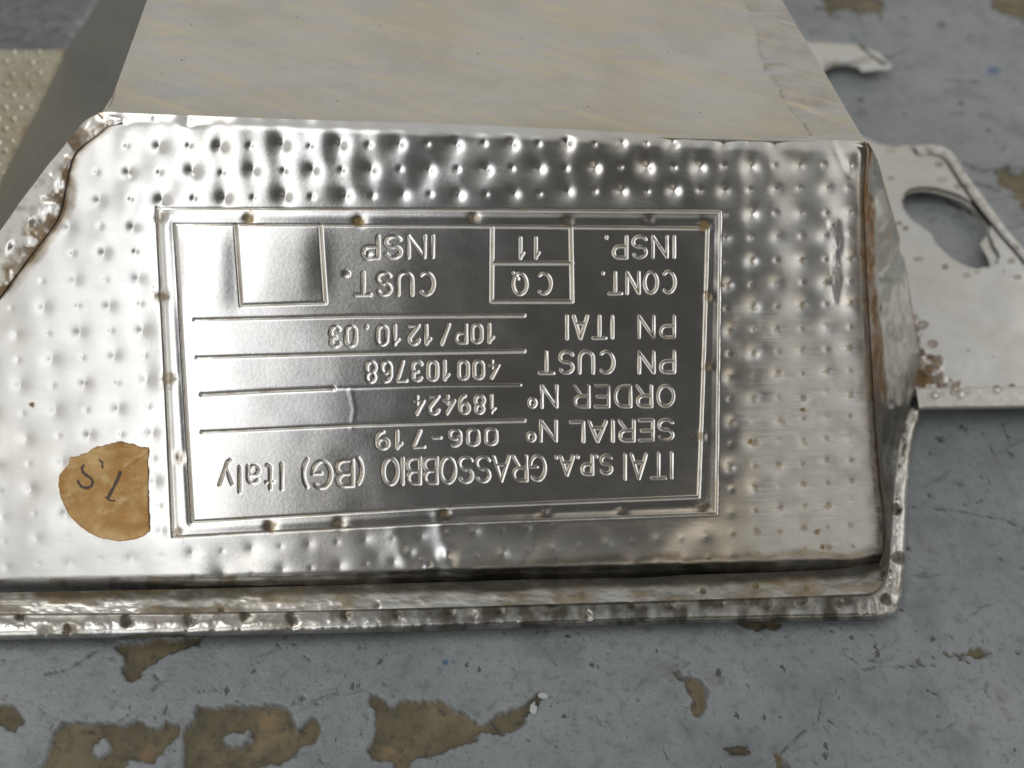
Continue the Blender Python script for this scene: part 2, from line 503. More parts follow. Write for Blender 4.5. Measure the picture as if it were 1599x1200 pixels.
ck = np.maximum(ck, .75 * (1 - sst(sdf(fx, fy, [(-200, -200), (175, -200), (150, 0), (105, 78), (-60, 120), (-200, 120)]) + wob * 3, -12, 8)) * (.75 + .25 * np.clip(wob / 5, -1, 1)))  # paints the shadowed floor of the far left corner dark
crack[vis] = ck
edge_d = 1 - sst(np.abs(bd - 1.0), 0.3, 2.2)
crack[vis] = np.maximum(crack[vis], edge_d * .65 * sst(fbm(X[vis] * 200, Y[vis] * 200, 8, 2), -.3, .6))
blue = np.zeros(X.shape)
bl = np.maximum(1 - sst(np.hypot((fx - 1552) * .55, fy - 110) + wob * .3, 4, 7.5), 1 - sst(np.hypot(fx - 696, fy - 1034) + wob * .3, 2.5, 5))
bl = np.maximum(bl, .6 * (1 - sst(np.hypot(fx - 1336, fy - 61), 2, 5)))
blue[vis] = bl * .9
Z = -0.0010 * bare - .0004 * crack
Z[vis] += fbm(X[vis] * 60, Y[vis] * 60, 5, 3) * .00018
lip = np.exp(-((bd - 2.0) / 2.0) ** 2) * .00007
Z[vis] += lip
Pf = np.stack([X, Y, Z], -1).reshape(-1, 3)
nr, nc = X.shape
ff = grid_faces(nr, nc)[..., ::-1].reshape(-1, 4)
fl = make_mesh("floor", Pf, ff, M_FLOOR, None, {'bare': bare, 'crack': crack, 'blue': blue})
fl['kind'] = 'structure'; fl['label'] = 'grey painted concrete floor with brown patches where the paint has peeled'

# ------------------------------------------------------------------ the heat shield
root = bpy.data.objects.new("heat_shield", None)
root.empty_display_size = .02
bc = world(level(np.array(690.), np.array(930.), 0.0)); root.location = (bc[0], bc[1], 0.0)
scene.collection.objects.link(root)
root['label'] = 'silver dimpled sheet metal heat shield box with an upside-down stamped data plate'
root['category'] = 'heat shield'

# ---- front panel: one pressed sheet, stamped plate in its middle
STEP = 1.05
top_c = [(100, 178), (150, 177), (170, 175), (200, 177), (300, 181), (500, 188), (700, 194), (900, 203), (1100, 213), (1300, 219), (1352, 222)]
bot_c = [(-260, 940), (-100, 936), (0, 930), (300, 924), (600, 917), (900, 909), (1200, 901), (1330, 897), (1366, 890)]
lef_c = [(150, 178), (160, 190), (166, 202), (153, 214), (131, 230), (117, 247), (110, 269), (105, 293), (95, 338), (75, 370), (41, 415), (3, 467), (-56, 552), (-107, 662), (-150, 790), (-155, 937)]
rig_c = [(1352, 222), (1356, 240), (1352, 300), (1355, 400), (1359, 480), (1364, 560), (1369, 650), (1376, 740), (1383, 800), (1384, 850), (1380, 876), (1366, 890)]
nrow, ncol = 740, 1460
L = curve(lef_c); Rr = curve(rig_c)
tv = np.linspace(0, 1, nrow)


def by_y(C):
    s = (C[:, 1] - C[0, 1]) / (C[-1, 1] - C[0, 1])
    s = np.maximum.accumulate(s)
    return np.interp(tv, s, C[:, 0]), np.interp(tv, s, C[:, 1])


lx, ly = by_y(L); rx, ry = by_y(Rr)
# denser columns where the picture looks
sv = np.linspace(0, 1, ncol)
PXf = lx[:, None] * (1 - sv) + rx[:, None] * sv
tb = curve(top_c, xs=np.clip(PXf, 100, 1352)); bb = curve(bot_c, xs=np.clip(PXf, -260, 1366))
# blend the rows between the two border curves
PYf = tb * (1 - tv[:, None]) + bb * tv[:, None]
# honour the slanted left border
cut = np.interp(PYf, L[:, 1], L[:, 0])
x, y = PXf, PYf

# dimple lattice (homography from lattice to survey)


def homog(src, dst):
    A = []
    for (u, v), (X_, Y_) in zip(src, dst):
        A += [[u, v, 1, 0, 0, 0, -u * X_, -v * X_, -X_], [0, 0, 0, u, v, 1, -u * Y_, -v * Y_, -Y_]]
    return np.linalg.svd(np.array(A, float))[2][-1].reshape(3, 3)


def happ(Hm, u, v):
    q = Hm @ np.array([u, v, 1.0]); return q[:2] / q[2]


HL = homog([(0, 1), (25, 1), (0, 12), (25, 12)], [(197, 228), (1287, 222), (236, 674), (1290, 616)])
OUT = [(245, 325), (690, 328), (1125, 331), (1122, 560), (1119, 803), (690, 818), (270, 839), (258, 580)]
INN = [(273, 350), (690, 353), (1105, 357), (1099, 560), (1091, 777), (690, 793), (301, 815), (287, 580)]

h = np.zeros(x.shape); grime = np.zeros(x.shape); rough = np.zeros(x.shape); amber = np.zeros(x.shape)


def window(cx, cy, rad):
    """index box of the grid near a survey point"""
    r0_ = np.searchsorted(y[:, ncol // 2], cy - rad - 30); r1_ = np.searchsorted(y[:, ncol // 2], cy + rad + 30)
    r0_ = max(r0_, 0); r1_ = min(r1_, nrow)
    if r1_ <= r0_: return None
    mr = (r0_ + r1_) // 2
    c0 = min(np.searchsorted(x[r, :], cx - rad - 4) for r in (r0_, mr, r1_ - 1)); c1 = max(np.searchsorted(x[r, :], cx + rad + 4) for r in (r0_, mr, r1_ - 1))
    if c1 <= c0: return None
    return slice(r0_, r1_), slice(c0, c1)


def dent(cx, cy, r, depth, tip=.35, sx=1.0, target=None):
    w = window(cx, cy, r * 3)
    if w is None: return
    q = ((x[w] - cx) * sx) ** 2 + (y[w] - cy) ** 2
    d = np.exp(-q / (r * r)) * (1 - tip) + np.exp(-np.sqrt(q + 1.0) / (r * .38)) * tip
    h[w] -= depth * d


def spot(cx, cy, r, v=.8, ragged=.35):
    w = window(cx, cy, r * 2)
    if w is None: return
    q = np.hypot(x[w] - cx, y[w] - cy) * (1 + ragged * fbm(x[w] / (r * .8), y[w] / (r * .8), int(cx) % 97, 3))
    amber[w] = np.maximum(amber[w], v * (1 - sst(q, r * .5, r * 1.3)))
    grime[w] = np.maximum(grime[w], v * v * .45 * (1 - sst(q, r * .4, r * .9)))


def groove(pl, width, depth, gr=.7, closed=False, wob=0.0):
    """pressed line"""
    P_ = np.array(pl, float)
    Q_ = np.roll(P_, -1, 0) if closed else P_[1:]
    A_ = P_ if closed else P_[:-1]
    for (ax, ay), (bx, by) in zip(A_, Q_):
        ln = math.hypot(bx - ax, by - ay); k = max(1, int(ln // 90))
        for i in range(k):
            px0, py0 = ax + (bx - ax) * i / k, ay + (by - ay) * i / k; px1, py1 = ax + (bx - ax) * (i + 1) / k, ay + (by - ay) * (i + 1) / k
            w = window((px0 + px1) / 2, (py0 + py1) / 2, max(ln / k / 2, 3) + width * 4)
            if w is None: continue
            dx, dy = px1 - px0, py1 - py0; L2 = dx * dx + dy * dy + 1e-9
            t = np.clip(((x[w] - px0) * dx + (y[w] - py0) * dy) / L2, 0, 1)
            dd = np.hypot(x[w] - px0 - t * dx, y[w] - py0 - t * dy)
            np.minimum(GD[w], dd / width, out=GD[w])


# --- large shape of the pressed panel
dt = y - tb; db = bb - y
dl = x - lx[:, None]; dr = rx[:, None] - x
h -= np.where(dt < 22, (22 - dt) ** 2 / 44 * .6, 0)
h -= np.where(db < 30, (30 - db) ** 2 / 60 * 1.35, 0)
h -= np.where(dr < 16, (16 - np.clip(dr, 0, 16)) ** 2 / 32 * .4, 0)
# the sheet bellies gently: it leans left on its left side, right on its right side
h -= np.clip(470 - x, 0, None) ** 2 / 3200.0 * .36
h -= np.clip(x - 1010, 0, None) ** 2 / 3000.0 * .40
h -= np.clip(y - 700, 0, None) ** 2 / 3600.0 * .25
lab = sdf(x, y, OUT); labin = -lab
off = sst(lab, 0, 40)
h += fbm(x / 190, y / 190, 11, 3, .45) * 3.4 * (0.25 + .75 * off) + fbm(x / 60, y / 60, 31, 2) * .45 * off
# --- dimples
base = h.copy()
for rI in range(-1, 21):
    for cI in range(-9, 29):
        X_, Y_ = happ(HL, cI, rI)
        X_ += rng.normal(0, 1.1); Y_ += rng.normal(0, 1.0)
        if not (-190 < X_ < 1352): continue
        ytop = float(curve(top_c, xs=np.clip(X_, 100, 1352))); ybot = float(curve(bot_c, xs=np.clip(X_, -260, 1366)))
        if Y_ < ytop + 5 or Y_ > ybot - 22: continue
        ld = float(sdf(np.array([X_]), np.array([Y_]), OUT)[0])
        if ld < 7: continue
        xl = float(np.interp(Y_, L[:, 1], L[:, 0])); xr = float(np.interp(Y_, Rr[:, 1], Rr[:, 0]))
        if X_ < xl + 22 or X_ > xr - 22: continue
        big_ = (rI + cI) % 2 == 0
        k = 1.0
        if Y_ > 800: k = .38                                     # flattened along the lower band
        elif X_ < 300 and Y_ > 420: k = .62
        if 20 < ld < 30 or ld < 12: k *= .8
        k *= rng.uniform(.8, 1.15)
        if big_: dent(X_, Y_, 17, 1.5 * k, 0)
        if big_: dent(X_ + 1, Y_, 9.0, 2.75 * k, .46)
        else: dent(X_, Y_, 5.4, 1.6 * k, .5)
        if X_ > 1130 and Y_ > 400 and rng.random() < .85: spot(X_ + 2, Y_ + 1, 6 if big_ else 4, .5)
        elif rng.random() < .10 and big_: spot(X_ + 3, Y_, 4, .3)
# soft corrugation that links the dimples of a column
colw = np.cos((x - 197 - (y - 228) * .06) / 43.6 * 2 * pi)
h += colw * .26 * off * sst(480 - y, 0, 200)
cr_ = np.cos((x - 1207 - (y - 260) * .012) / 81.0 * 2 * pi + .5 * fbm(x / 80, y / 60, 37, 2))
h += cr_ * .95 * sst(x, 1135, 1190) * sst(660 - y, 0, 180) * sst(y, 225, 250)

# --- stamped frame, rules, boxes, lettering
GD = np.full(x.shape, 9.0)
groove(OUT, 1.9, 0, closed=True); outer_g = GD.copy(); GD[:] = 9
groove(INN, 1.9, 0, closed=True); inner_g = GD.copy(); GD[:] = 9
band = (lab < 0) & (sdf(x, y, INN) > 0)
h -= 1.1 * np.exp(-outer_g ** 2); h -= 1.5 * np.exp(-inner_g ** 2)
ban = sst(labin, 3, 12) * sst(sdf(x, y, INN), 3, 12)
h += .8 * ban
for pl in ([(818, 493), (560, 494), (304, 499.5)], [(818, 548.5), (560, 552), (308, 558.5)], [(818, 657), (560, 664), (316, 675)],
           [(768, 355), (767, 471), (893, 471), (891, 355)], [(767, 411), (893, 411)], [(368, 352), (377, 477), (508, 473), (500, 352)]):
    groove(pl, 2.2, 0)
rule_g = GD.copy(); GD[:] = 9
groove([(812, 601.5), (690, 602), (560, 606), (520, 607)], 2.6, 0); faint_g = GD.copy(); GD[:] = 9
groove([(520, 607), (420, 611), (316, 616.5)], 3.0, 0); rule_g = np.minimum(rule_g, GD); GD[:] = 9
h -= 1.9 * np.exp(-rule_g ** 2); h -= .7 * np.exp(-faint_g ** 2)
for cx, cy, wq, hq in ((440, 412, 60, 56), (320, 420, 42, 66)):      # panes belly a little
    h += 2.2 * np.exp(-(((x - cx) / wq) ** 4 + ((y - cy) / hq) ** 4))


def arc(cx, cy, rx_, ry_, a, b, n=10):
    t = np.radians(np.linspace(a, b, n)); return [(cx + rx_ * cos(q), cy + ry_ * sin(q)) for q in t]


w_ = .56
GL = {
    'I': (.06, [[(.03, 0), (.03, 1)]]), 'T': (.60, [[(0, 1), (.6, 1)], [(.3, 1), (.3, 0)]]), 'A': (.66, [[(0, 0), (.33, 1), (.66, 0)], [(.12, .34), (.54, .34)]]),
    'S': (w_, [arc(.28, .74, .27, .26, 25, 270, 12) + arc(.28, .25, .28, .25, 88, -155, 12)]),
    'P': (.54, [[(0, 0), (0, 1), (.3, 1)] + arc(.29, .73, .25, .27, 90, -90, 9) + [(0, .46)]]),
    'G': (.62, [arc(.32, .5, .32, .5, 48, 330, 18) + [(.62, .45), (.34, .45)]]),
    'R': (.56, [[(0, 0), (0, 1), (.3, 1)] + arc(.29, .74, .25, .26, 90, -90, 9) + [(0, .48)], [(.28, .48), (.56, 0)]]),
    'O': (.62, [arc(.31, .5, .31, .5, 0, 360, 24)]), 'B': (.54, [[(0, 0), (0, 1), (.28, 1)] + arc(.28, .76, .22, .24, 90, -90, 8) + [(0, .52)], [(.28, .52)] + arc(.28, .26, .26, .26, 90, -90, 9) + [(0, 0)]]),
    '(': (.16, [arc(.4, .42, .36, .66, 130, 230, 9)]), ')': (.16, [arc(-.24, .42, .36, .66, 50, -50, 9)]),
    't': (.28, [[(.12, .95), (.12, .15)] + arc(.24, .14, .12, .14, 180, 270, 5), [(0, .68), (.28, .68)]]),
    'a': (.46, [arc(.22, .48, .21, .2, 150, 0, 8) + [(.43, 0)], arc(.2, .19, .2, .19, 0, 360, 14), [(.2, .38), (.43, .38)]]), 'l': (.0, [[(0, 0), (0, 1)]]),
    'y': (.5, [[(0, .68), (.25, .0)], [(.5, .68), (.18, -.22), (.06, -.3)]]), 'E': (.52, [[(.52, 1), (0, 1), (0, 0), (.52, 0)], [(0, .52), (.44, .52)]]),
    'L': (.5, [[(0, 1), (0, 0), (.5, 0)]]), 'N': (.58, [[(0, 0), (0, 1), (.58, 0), (.58, 1)]]), 'o': (.3, [arc(.15, .78, .14, .2, 0, 360, 14)]),
    'D': (.6, [[(0, 0), (0, 1), (.26, 1)] + arc(.26, .5, .34, .5, 90, -90, 12) + [(0, 0)]]), 'C': (.6, [arc(.32, .5, .32, .5, 50, 310, 18)]),
    'U': (.58, [[(0, 1), (0, .3)] + arc(.29, .3, .29, .3, 180, 360, 10) + [(.58, 1)]]), 'Q': (.62, [arc(.31, .5, .31, .5, 0, 360, 24), [(.38, .26), (.62, -.02)]]),
    '.': (.04, [[(.02, 0), (.02, .05)]]), '-': (.34, [[(0, .46), (.34, .46)]]), '/': (.4, [[(0, -.04), (.4, 1.04)]]), ' ': (.3, []),
    '0': (.5, [arc(.25, .74, .25, .26, 0, 180, 10) + arc(.25, .26, .25, .26, 180, 360, 10) + [(.5, .74)]]), '1': (.22, [[(0, .74), (.16, .88), (.2, 1), (.2, 0)]]),
    '2': (.5, [arc(.25, .74, .25, .26, 170, -20, 11) + [(0, 0), (.5, 0)]]), '3': (.5, [arc(.24, .76, .23, .24, 150, -80, 10), arc(.24, .27, .26, .27, 95, -150, 11)]),
    '4': (.54, [[(.36, 0), (.36, .42)], [(.40, 1), (0, .26), (.54, .26)]]), '6': (.5, [arc(.3, .62, .3, .38, 80, 190, 8) + [(0, .3)], arc(.25, .29, .25, .29, 0, 360, 18)]),
    '7': (.5, [[(0, 1), (.5, 1), (.18, 0)]]), '8': (.5, [arc(.25, .76, .22, .24, 0, 360, 16), arc(.25, .27, .25, .27, 0, 360, 18)]),
    '9': (.5, [arc(.25, .71, .25, .29, 0, 360, 18), [(.5, .71)] + arc(.2, .38, .3, .38, 0, -85, 8)]),
}
TW = []


def text(s, p0, p1, q0, q1, gap=.22, mono=None):
    """s is read from p0 to p1 along the foot of its letters, q0/q1 are the letter tops at both ends (survey)"""
    pos = []; cur = 0.0
    for ch in s:
        wd_, st = GL[ch]
        if mono is not None:
            pos.append((cur + (mono - gap - wd_) / 2 if ch not in '1' else cur + (mono - gap) - wd_ - .08, st)); cur += mono
        else:
            pos.append((cur, st)); cur += wd_ + gap
    tot = cur - gap
    p0, p1, q0, q1 = [np.array(v, float) for v in (p0, p1, q0, q1)]
    for off_, st in pos:
        for line in st:
            pts = []
            for (u, v) in line:
                t = (u + off_) / tot
                b = p0 * (1 - t) + p1 * t; c_ = q0 * (1 - t) + q1 * t
                pts.append(tuple(b + (c_ - b) * v))
            TW.append(pts)


text("ITAI", (1050, 708), (975, 711), (1050, 747), (975, 749), .26)
text("S.P.A.", (955, 712), (868, 714), (955, 740), (868, 743), .22)
text("GRASSOBBIO", (851, 712), (598, 717), (851, 750), (598, 757), .17)
text("(BG)", (567, 719), (472, 722), (567, 758), (472, 764), .2)
text("Italy", (441, 725), (343, 731), (441, 764), (343, 770), .3)
text("SERIAL", (1051, 656), (891, 660), (1051, 688), (891, 690), .24)
text("No", (868, 658), (823, 658), (868, 689), (823, 690), .22)
text("006-719", (776, 670), (588, 675), (776, 694), (588, 701), .28, .84)
text("ORDER", (1052, 603), (897, 603), (1052, 635), (897, 636), .26)
text("No", (869, 603), (825, 604), (869, 636), (825, 637), .22)
text("189424", (780, 618), (646, 620), (780, 645), (646, 647), .28, .84)
text("PN", (1053, 549), (998, 550), (1053, 582), (998, 583), .28)
text("CUST", (958, 549), (842, 550), (958, 583), (842, 583), .28)
text("400103768", (779, 564), (571, 566), (779, 590), (571, 597), .28, .84)
text("PN", (1053, 494), (998, 494), (1053, 527), (998, 528), .28)
text("ITAI", (957, 494), (884, 494), (957, 528), (884, 529), .3)
text("10P/1210.03", (777, 507), (515, 511), (777, 534), (515, 541), .28, .84)
text("CONT.", (1054, 424), (941, 426), (1054, 457), (941, 459), .28)
text("CQ", (860, 427), (801, 427), (860, 459), (801, 460), .5)
text("CUST.", (677, 426), (543, 427), (677, 460), (543, 461), .3)
text("INSP.", (1054, 369), (946, 370), (1054, 402), (946, 403), .27)
text("11", (841, 372), (812, 372), (841, 403), (812, 404), .85)
text("INSP", (677, 369), (567, 370), (677, 402), (567, 403), .27)
for pl in TW:
    groove(pl, 1.95, 0)
text_g = GD.copy()
dfade = .8 + .35 * fbm(x / 60, y / 30, 62, 2)
h -= 1.35 * dfade * np.exp(-text_g ** 2)
cutg = np.minimum.reduce([rule_g, text_g * 1.15, inner_g, outer_g])
gpat = .55 + .45 * sst(fbm(x / 22, y / 22, 51, 3), -.5, .5)
grime = np.maximum(grime, .42 * np.exp(-(cutg / .42) ** 2) * gpat)
grime = np.maximum(grime, .7 * np.exp(-(np.minimum(outer_g, inner_g) / .5) ** 2) * sst(fbm(x / 45, y / 45, 53, 2), -.1, .6))
# flattened dimples across the frame, with rust in them
for cx, cy, v in ((389, 340, .8), (562, 345, .8), (740, 340, .6), (888, 346, .55), (1014, 344, .3), (1100, 351, .8), (1108, 463, .8), (1107, 572, .6), (1098, 681, .6), (1096, 790, .5),
                  (970, 797, .45), (850, 800, .5), (695, 803, .75), (532, 818, .5), (423, 822, .7), (278, 829, .6), (253, 462, .6), (264, 592, .5), (280, 715, .4), (252, 340, .4)):
    dent(cx, cy, 9, 1.8, .25); spot(cx - 1, cy + 1, 10, min(1, v * 1.15), .4)
# small knocks, seams and scars
for cx, cy, r_, d_ in ((575, 300 + 100, 5, 1.2), (540, 428, 4, 1.2), (700, 868, 13, -5.0), (683, 895, 16, 4.0), (735, 905, 14, -2.5), (640, 862, 9, 1.6), (505, 908, 8, 1.0), (590, 870, 16, 1.2), (668, 888, 7, -2.5)):
    dent(cx, cy, r_, d_, .1)
GD[:] = 9
groove([(688, 812), (692, 850), (700, 880), (712, 905)], 14, 0); h += 1.5 * np.exp(-GD ** 2); GD[:] = 9
groove([(615, 835), (630, 870), (652, 912)], 12, 0); h += .8 * np.exp(-GD ** 2); GD[:] = 9
groove([(547, 610), (553, 640), (549, 668)], 4, 0); h += .16 * np.exp(-GD ** 2); GD[:] = 9
groove([(830, 815), (835, 850), (815, 880)], 12, 0); h += .6 * np.exp(-GD ** 2)
# creases near the right border
GD[:] = 9; groove([(1300, 352), (1306, 375), (1303, 410), (1307, 440), (1300, 466)], 8, 0); h -= 1.5 * np.exp(-GD ** 2) * (1 + .5 * fbm(x / 9, y / 14, 57, 2))
for pl, a_ in (([(1316, 345), (1318, 400), (1312, 470)], .7), ([(1300, 222), (1318, 262), (1328, 275), (1340, 240)], .8)):
    GD[:] = 9; groove(pl, 6, 0); h += a_ * np.exp(-GD ** 2)
for cx, cy, r_ in ((1128, 446, 4), (1276, 832, 5), (1284, 855, 4), (50, 632, 4), (1172, 690, 4), (1253, 640, 4)):
    spot(cx, cy, r_, .9)
# dirt along the borders, and a painted dark reflection on the bottom roll
bw = fbm(x / 30, y / 30, 61, 4)
grime = np.maximum(grime, (1 - sst(dr + bw * 5, 3, 13)) * .85 * sst(y, 215, 260))
lowb = 1 - sst(db + bw * 1.5, 23, 29)
shade_stain = lowb * (.25 + .65 * sst(x, 380, 760))
amber = np.maximum(amber, lowb * .5 * sst(bw, -.1, .6))
shade_stain = np.maximum(shade_stain, .6 * (1 - sst(dr + bw * 2, 2, 9)) * sst(y, 500, 650))
grime = np.maximum(grime, (1 - sst(dl + bw * 3, 0, 6)) * .85 * sst(500 - y, 0, 60))
# rubbed, rougher metal on the lower right and the far left
rough += .24 * sst(x + bw * 25, 1135, 1230) * sst(y + bw * 30 + (1230 - x) * .5, 420, 620)
brush = sst(x + bw * 25, 1135, 1240) * sst(y + bw * 30 + (1230 - x) * .5, 420, 640)
streak = fbm(x / 70, y / 2.6, 58, 2) + .5 * fbm(x / 25, y / 5, 59, 2)
rough += brush * np.clip(streak, -.8, .8) * .10; h += brush * streak * .05
grime = np.maximum(grime, brush * .14 * sst(streak, .2, .9))
rough += .10 * sst(x, 1060, 1250)
rough += .13 * (1 - sst(x, 80, 380)) * off
rough += .05 * sst(y, 815, 850) - .03 * (lab < 0)
amber = np.maximum(amber, .16 * sst(bw, .0, .6) * sst(x, 1150, 1260) * sst(y, 480, 650))
amber = np.maximum(amber, (1 - sst(dr + bw * 8, 8, 30)) * .45 * sst(y, 240, 300))
amber = np.maximum(amber, np.exp(-((db + bw * 4 - 33) / 7) ** 2) * .55 * sst(x, 640, 900))
amber = np.maximum(amber, (1 - sst(dl + bw * 6, 4, 18)) * .6 * sst(480 - y, 0, 60))
cutq = np.minimum(cutg, 9)
amber = np.maximum(amber, .5 * np.exp(-(cutq / 1.0) ** 2) * gpat)

PF = face(x, y, h)
facec = (lab[:-1, :-1] + lab[1:, 1:] + lab[1:, :-1] + lab[:-1, 1:]) / 4
at = {'grime': grime, 'rough': rough, 'shade_stain': shade_stain, 'amber': amber}
sheet("front_panel", PF, M_FACE, root, at, facec >= 1.5)
dp = sheet("data_plate", PF, M_FACE, root, at, facec < 1.5)
dp['label'] = 'stamped data plate area with pressed lettering, rules and boxes'

# ---- paper sticker, lying on the panel
stk = [(110, 714), (122, 713), (135, 708), (149, 699), (158, 698), (169, 694), (189, 691), (209, 694), (222, 699), (231, 700), (231, 745), (231, 800), (234, 830), (224, 838), (210, 843), (185, 846), (155, 840), (138, 832), (125, 822), (112, 810), (105, 800), (95, 778), (91, 758), (93, 741), (105, 728)]
gx, gy = np.meshgrid(np.arange(84, 241, .8), np.arange(685, 852, .8))
hb = base  # smooth panel height without dimples
ii = np.clip(np.searchsorted(y[:, 200], gy[:, 0]), 0, nrow - 1)
hs = np.empty(gx.shape)
for k, r_ in enumerate(ii):
    hs[k] = np.interp(gx[k], x[r_], hb[r_] * .3 + h[r_] * .7)
sd = sdf(gx, gy, stk) + fbm(gx / 6, gy / 6, 71, 3) * 1.1 * (gy < 735) + .3 * fbm(gx / 4, gy / 4, 72, 2)
ink = np.zeros(gx.shape)
for pl, wq in (([(122, 752), (127, 760), (136, 763), (143, 759), (145, 752), (141, 746), (134, 742), (129, 737), (128, 731), (131, 727)], 3.0), ([(155, 719), (160, 723), (160, 731)], 2.2),
               ([(188, 738), (184, 748), (177, 762), (169, 777)], 3.6), ([(165, 777), (172, 782), (179, 782)], 1.9)):
    ink = np.maximum(ink, .9 * (1 - sst(seg_dist(gx, gy, pl, False) + .5 * fbm(gx / 5, gy / 5, 73, 2), wq * .5, wq)))
fold = np.exp(-(seg_dist(gx, gy, [(231, 706), (205, 722), (196, 730)], False) / 3.0) ** 2)
ph = hs + 1.8 + 1.1 * fbm(gx / 22, gy / 22, 74, 4) + 2.2 * sst(sd, -9, 0) * sst(fbm(gx / 25, gy / 25, 75, 2), -.1, .5) + fold * 1.5
ph = np.maximum(ph, hs + 1.2)
fm = ((sd[:-1, :-1] + sd[1:, 1:]) / 2) < 0
st = sheet("sticker", face(gx, gy, ph), M_PAPER, root, {'ink': ink, 'edge': (1 - sst(-sd, .3, 3.0)) * .5}, fm, .00008)
st['label'] = 'torn round orange-brown paper sticker with black handwriting'

# ---- top plate: brushed sheet running back from the fold
f0 = face(np.array(165.), np.array(180.), np.array(-7.5)); f1 = face(np.array(1352.), np.array(222.), np.array(-7.5))
N_PL = nrm(np.cross(nrm(f1 - f0), G_BACK)); N_PL = N_PL if N_PL @ UP > 0 else -N_PL


def plate(x_, y_, h_=0.0):
    return on_plane(x_, y_, f0, N_PL) + np.asarray(h_)[..., None] * S * N_PL


nr_, nc_ = 330, 900
v = np.linspace(0, 1, nr_)[:, None]; u = np.linspace(0, 1, nc_)[None, :]
ytop_ = -170.0
xl_b, xr_b = 158., 1352.; 
yb = curve(top_c, xs=np.clip(xl_b + (xr_b - xl_b) * u[0], 100, 1352))[None, :] + 3
gy = ytop_ * (1 - v) + yb * v + 0 * u
xl_ = 230 - .36 * gy; xr_ = 1220 + .59 * gy
xl_ = xl_ + np.where(gy > 150, -(gy - 150) * .3, 0)
gx = xl_ * (1 - u) + xr_ * u
hh = fbm(gx / 260, gy / 160, 81, 3) * 1.6
hh += -.9 * np.exp(-((yb - gy) / 9.0) ** 2)
# faint ghosts of dimples close to the fold
for k in range(26):
    cx = 200 + k * 43; cy = float(np.interp(cx, np.linspace(xl_b, xr_b, nc_), yb[0])) - 30 + rng.normal(0, 3)
    hh -= .5 * np.exp(-(((gx - cx) / 10) ** 2 + ((gy - cy) / 6) ** 2))
de = xr_ - gx
stain_x = curve([(-200, 1090), (-100, 1125), (0, 1160), (20, 1172), (30, 1166), (50, 1180), (65, 1186), (80, 1183), (110, 1196), (140, 1214), (165, 1228), (190, 1250), (205, 1262), (260, 1290)], xs=gy)
stain = sst(gx + fbm(gx / 9, gy / 9, 82, 3) * 3, stain_x - 2, stain_x + 3)
sedge = np.exp(-((gx - stain_x + fbm(gx / 9, gy / 9, 82, 3) * 3) / 4.0) ** 2)
gr = .42 * stain * (.8 + .4 * fbm(gx / 40, gy / 40, 85, 3)) + .22 * sedge + .55 * sedge * sst(fbm(gx / 14, gy / 14, 83, 3), .35, .9) * sst(gy, 60, 120)
gr = np.maximum(gr, .4 * np.exp(-(((gx - 258) / 22) ** 2 + ((gy - 140) / 9) ** 2)) * sst(fbm(gx / 7, gy / 7, 84, 3), 0, .7))
for k in range(38):
    cx, cy = rng.uniform(240, 1180), rng.uniform(-20, 190); rr = rng.uniform(.8, 1.9)
    gr = np.maximum(gr, .9 * (1 - sst(np.hypot(gx - cx, (gy - cy) * 1.3), rr * .6, rr * 1.3)))
belly = np.clip(470 - gx, 0, None) ** 2 / 3200.0 * .36 + np.clip(gx - 1010, 0, None) ** 2 / 3000.0 * .40
push = 1 + belly * np.exp(-np.clip(yb - gy, 0, None) / 60) / F
sheet("top_plate", plate(gx, gy, hh) * push[..., None], M_PLATE, root, {'grime': gr, 'rough': .08 * stain - .03 * sst(gy, 100, 200)}, None, .0004)

# ---- left wall and the folded, cracked seam
wt_ = [(310, -220), (284, -150), (230, 0), (195, 98), (166, 178)]
wb_ = [(270, -200), (235, -150), (158, -5), (101, 82), (62, 165)]
A, B, t = pair(wt_, wb_, 160)
sl = [(166, 178), (152, 184), (138, 190), (122, 207), (102, 233), (80, 260), (58, 288), (36, 318), (12, 354), (-50, 440), (-160, 640)]
sb = [(62, 165), (50, 186), (38, 210), (20, 245), (0, 287), (-15, 316), (-30, 345), (-45, 375), (-70, 430), (-120, 530), (-200, 690)]
A2, B2, t2 = pair(sl, sb, 240)
TA = np.vstack([plate(A[:, 0], A[:, 1], -2 * np.ones(len(A))), face(A2[1:, 0] + 4, A2[1:, 1] + 3, -13 - np.clip(470 - A2[1:, 0], 0, None) ** 2 / 3200.0 * .36)])
TB = np.vstack([level(B[:, 0], B[:, 1], 0.001), level(B2[1:, 0], B2[1:, 1], 0.001)])
kk = np.hanning(35); kk /= kk.sum()
for q in (TA, TB):
    for c_ in range(3): q[20:-20, c_] = np.convolve(q[:, c_], kk, 'same')[20:-20]
u = np.linspace(0, 1, 70)[None, :, None]
PW = TA[:, None, :] * (1 - u) + TB[:, None, :] * u
pa_, pb_ = np.vstack([A, A2[1:]]), np.vstack([B, B2[1:]])
wx = pa_[:, :1] * (1 - u[..., 0]) + pb_[:, :1] * u[..., 0]; wy = pa_[:, 1:] * (1 - u[..., 0]) + pb_[:, 1:] * u[..., 0]
bumpy = fbm(wx / 70, wy / 70, 91, 3)
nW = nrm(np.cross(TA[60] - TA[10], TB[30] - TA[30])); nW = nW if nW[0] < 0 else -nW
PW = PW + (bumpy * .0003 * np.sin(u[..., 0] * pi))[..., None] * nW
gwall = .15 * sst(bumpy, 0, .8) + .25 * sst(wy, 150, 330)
sheet("side_wall", PW[:, ::-1], M_WALL, root, {'grime': gwall[:, ::-1], 'rough': np.zeros(gwall.shape)})

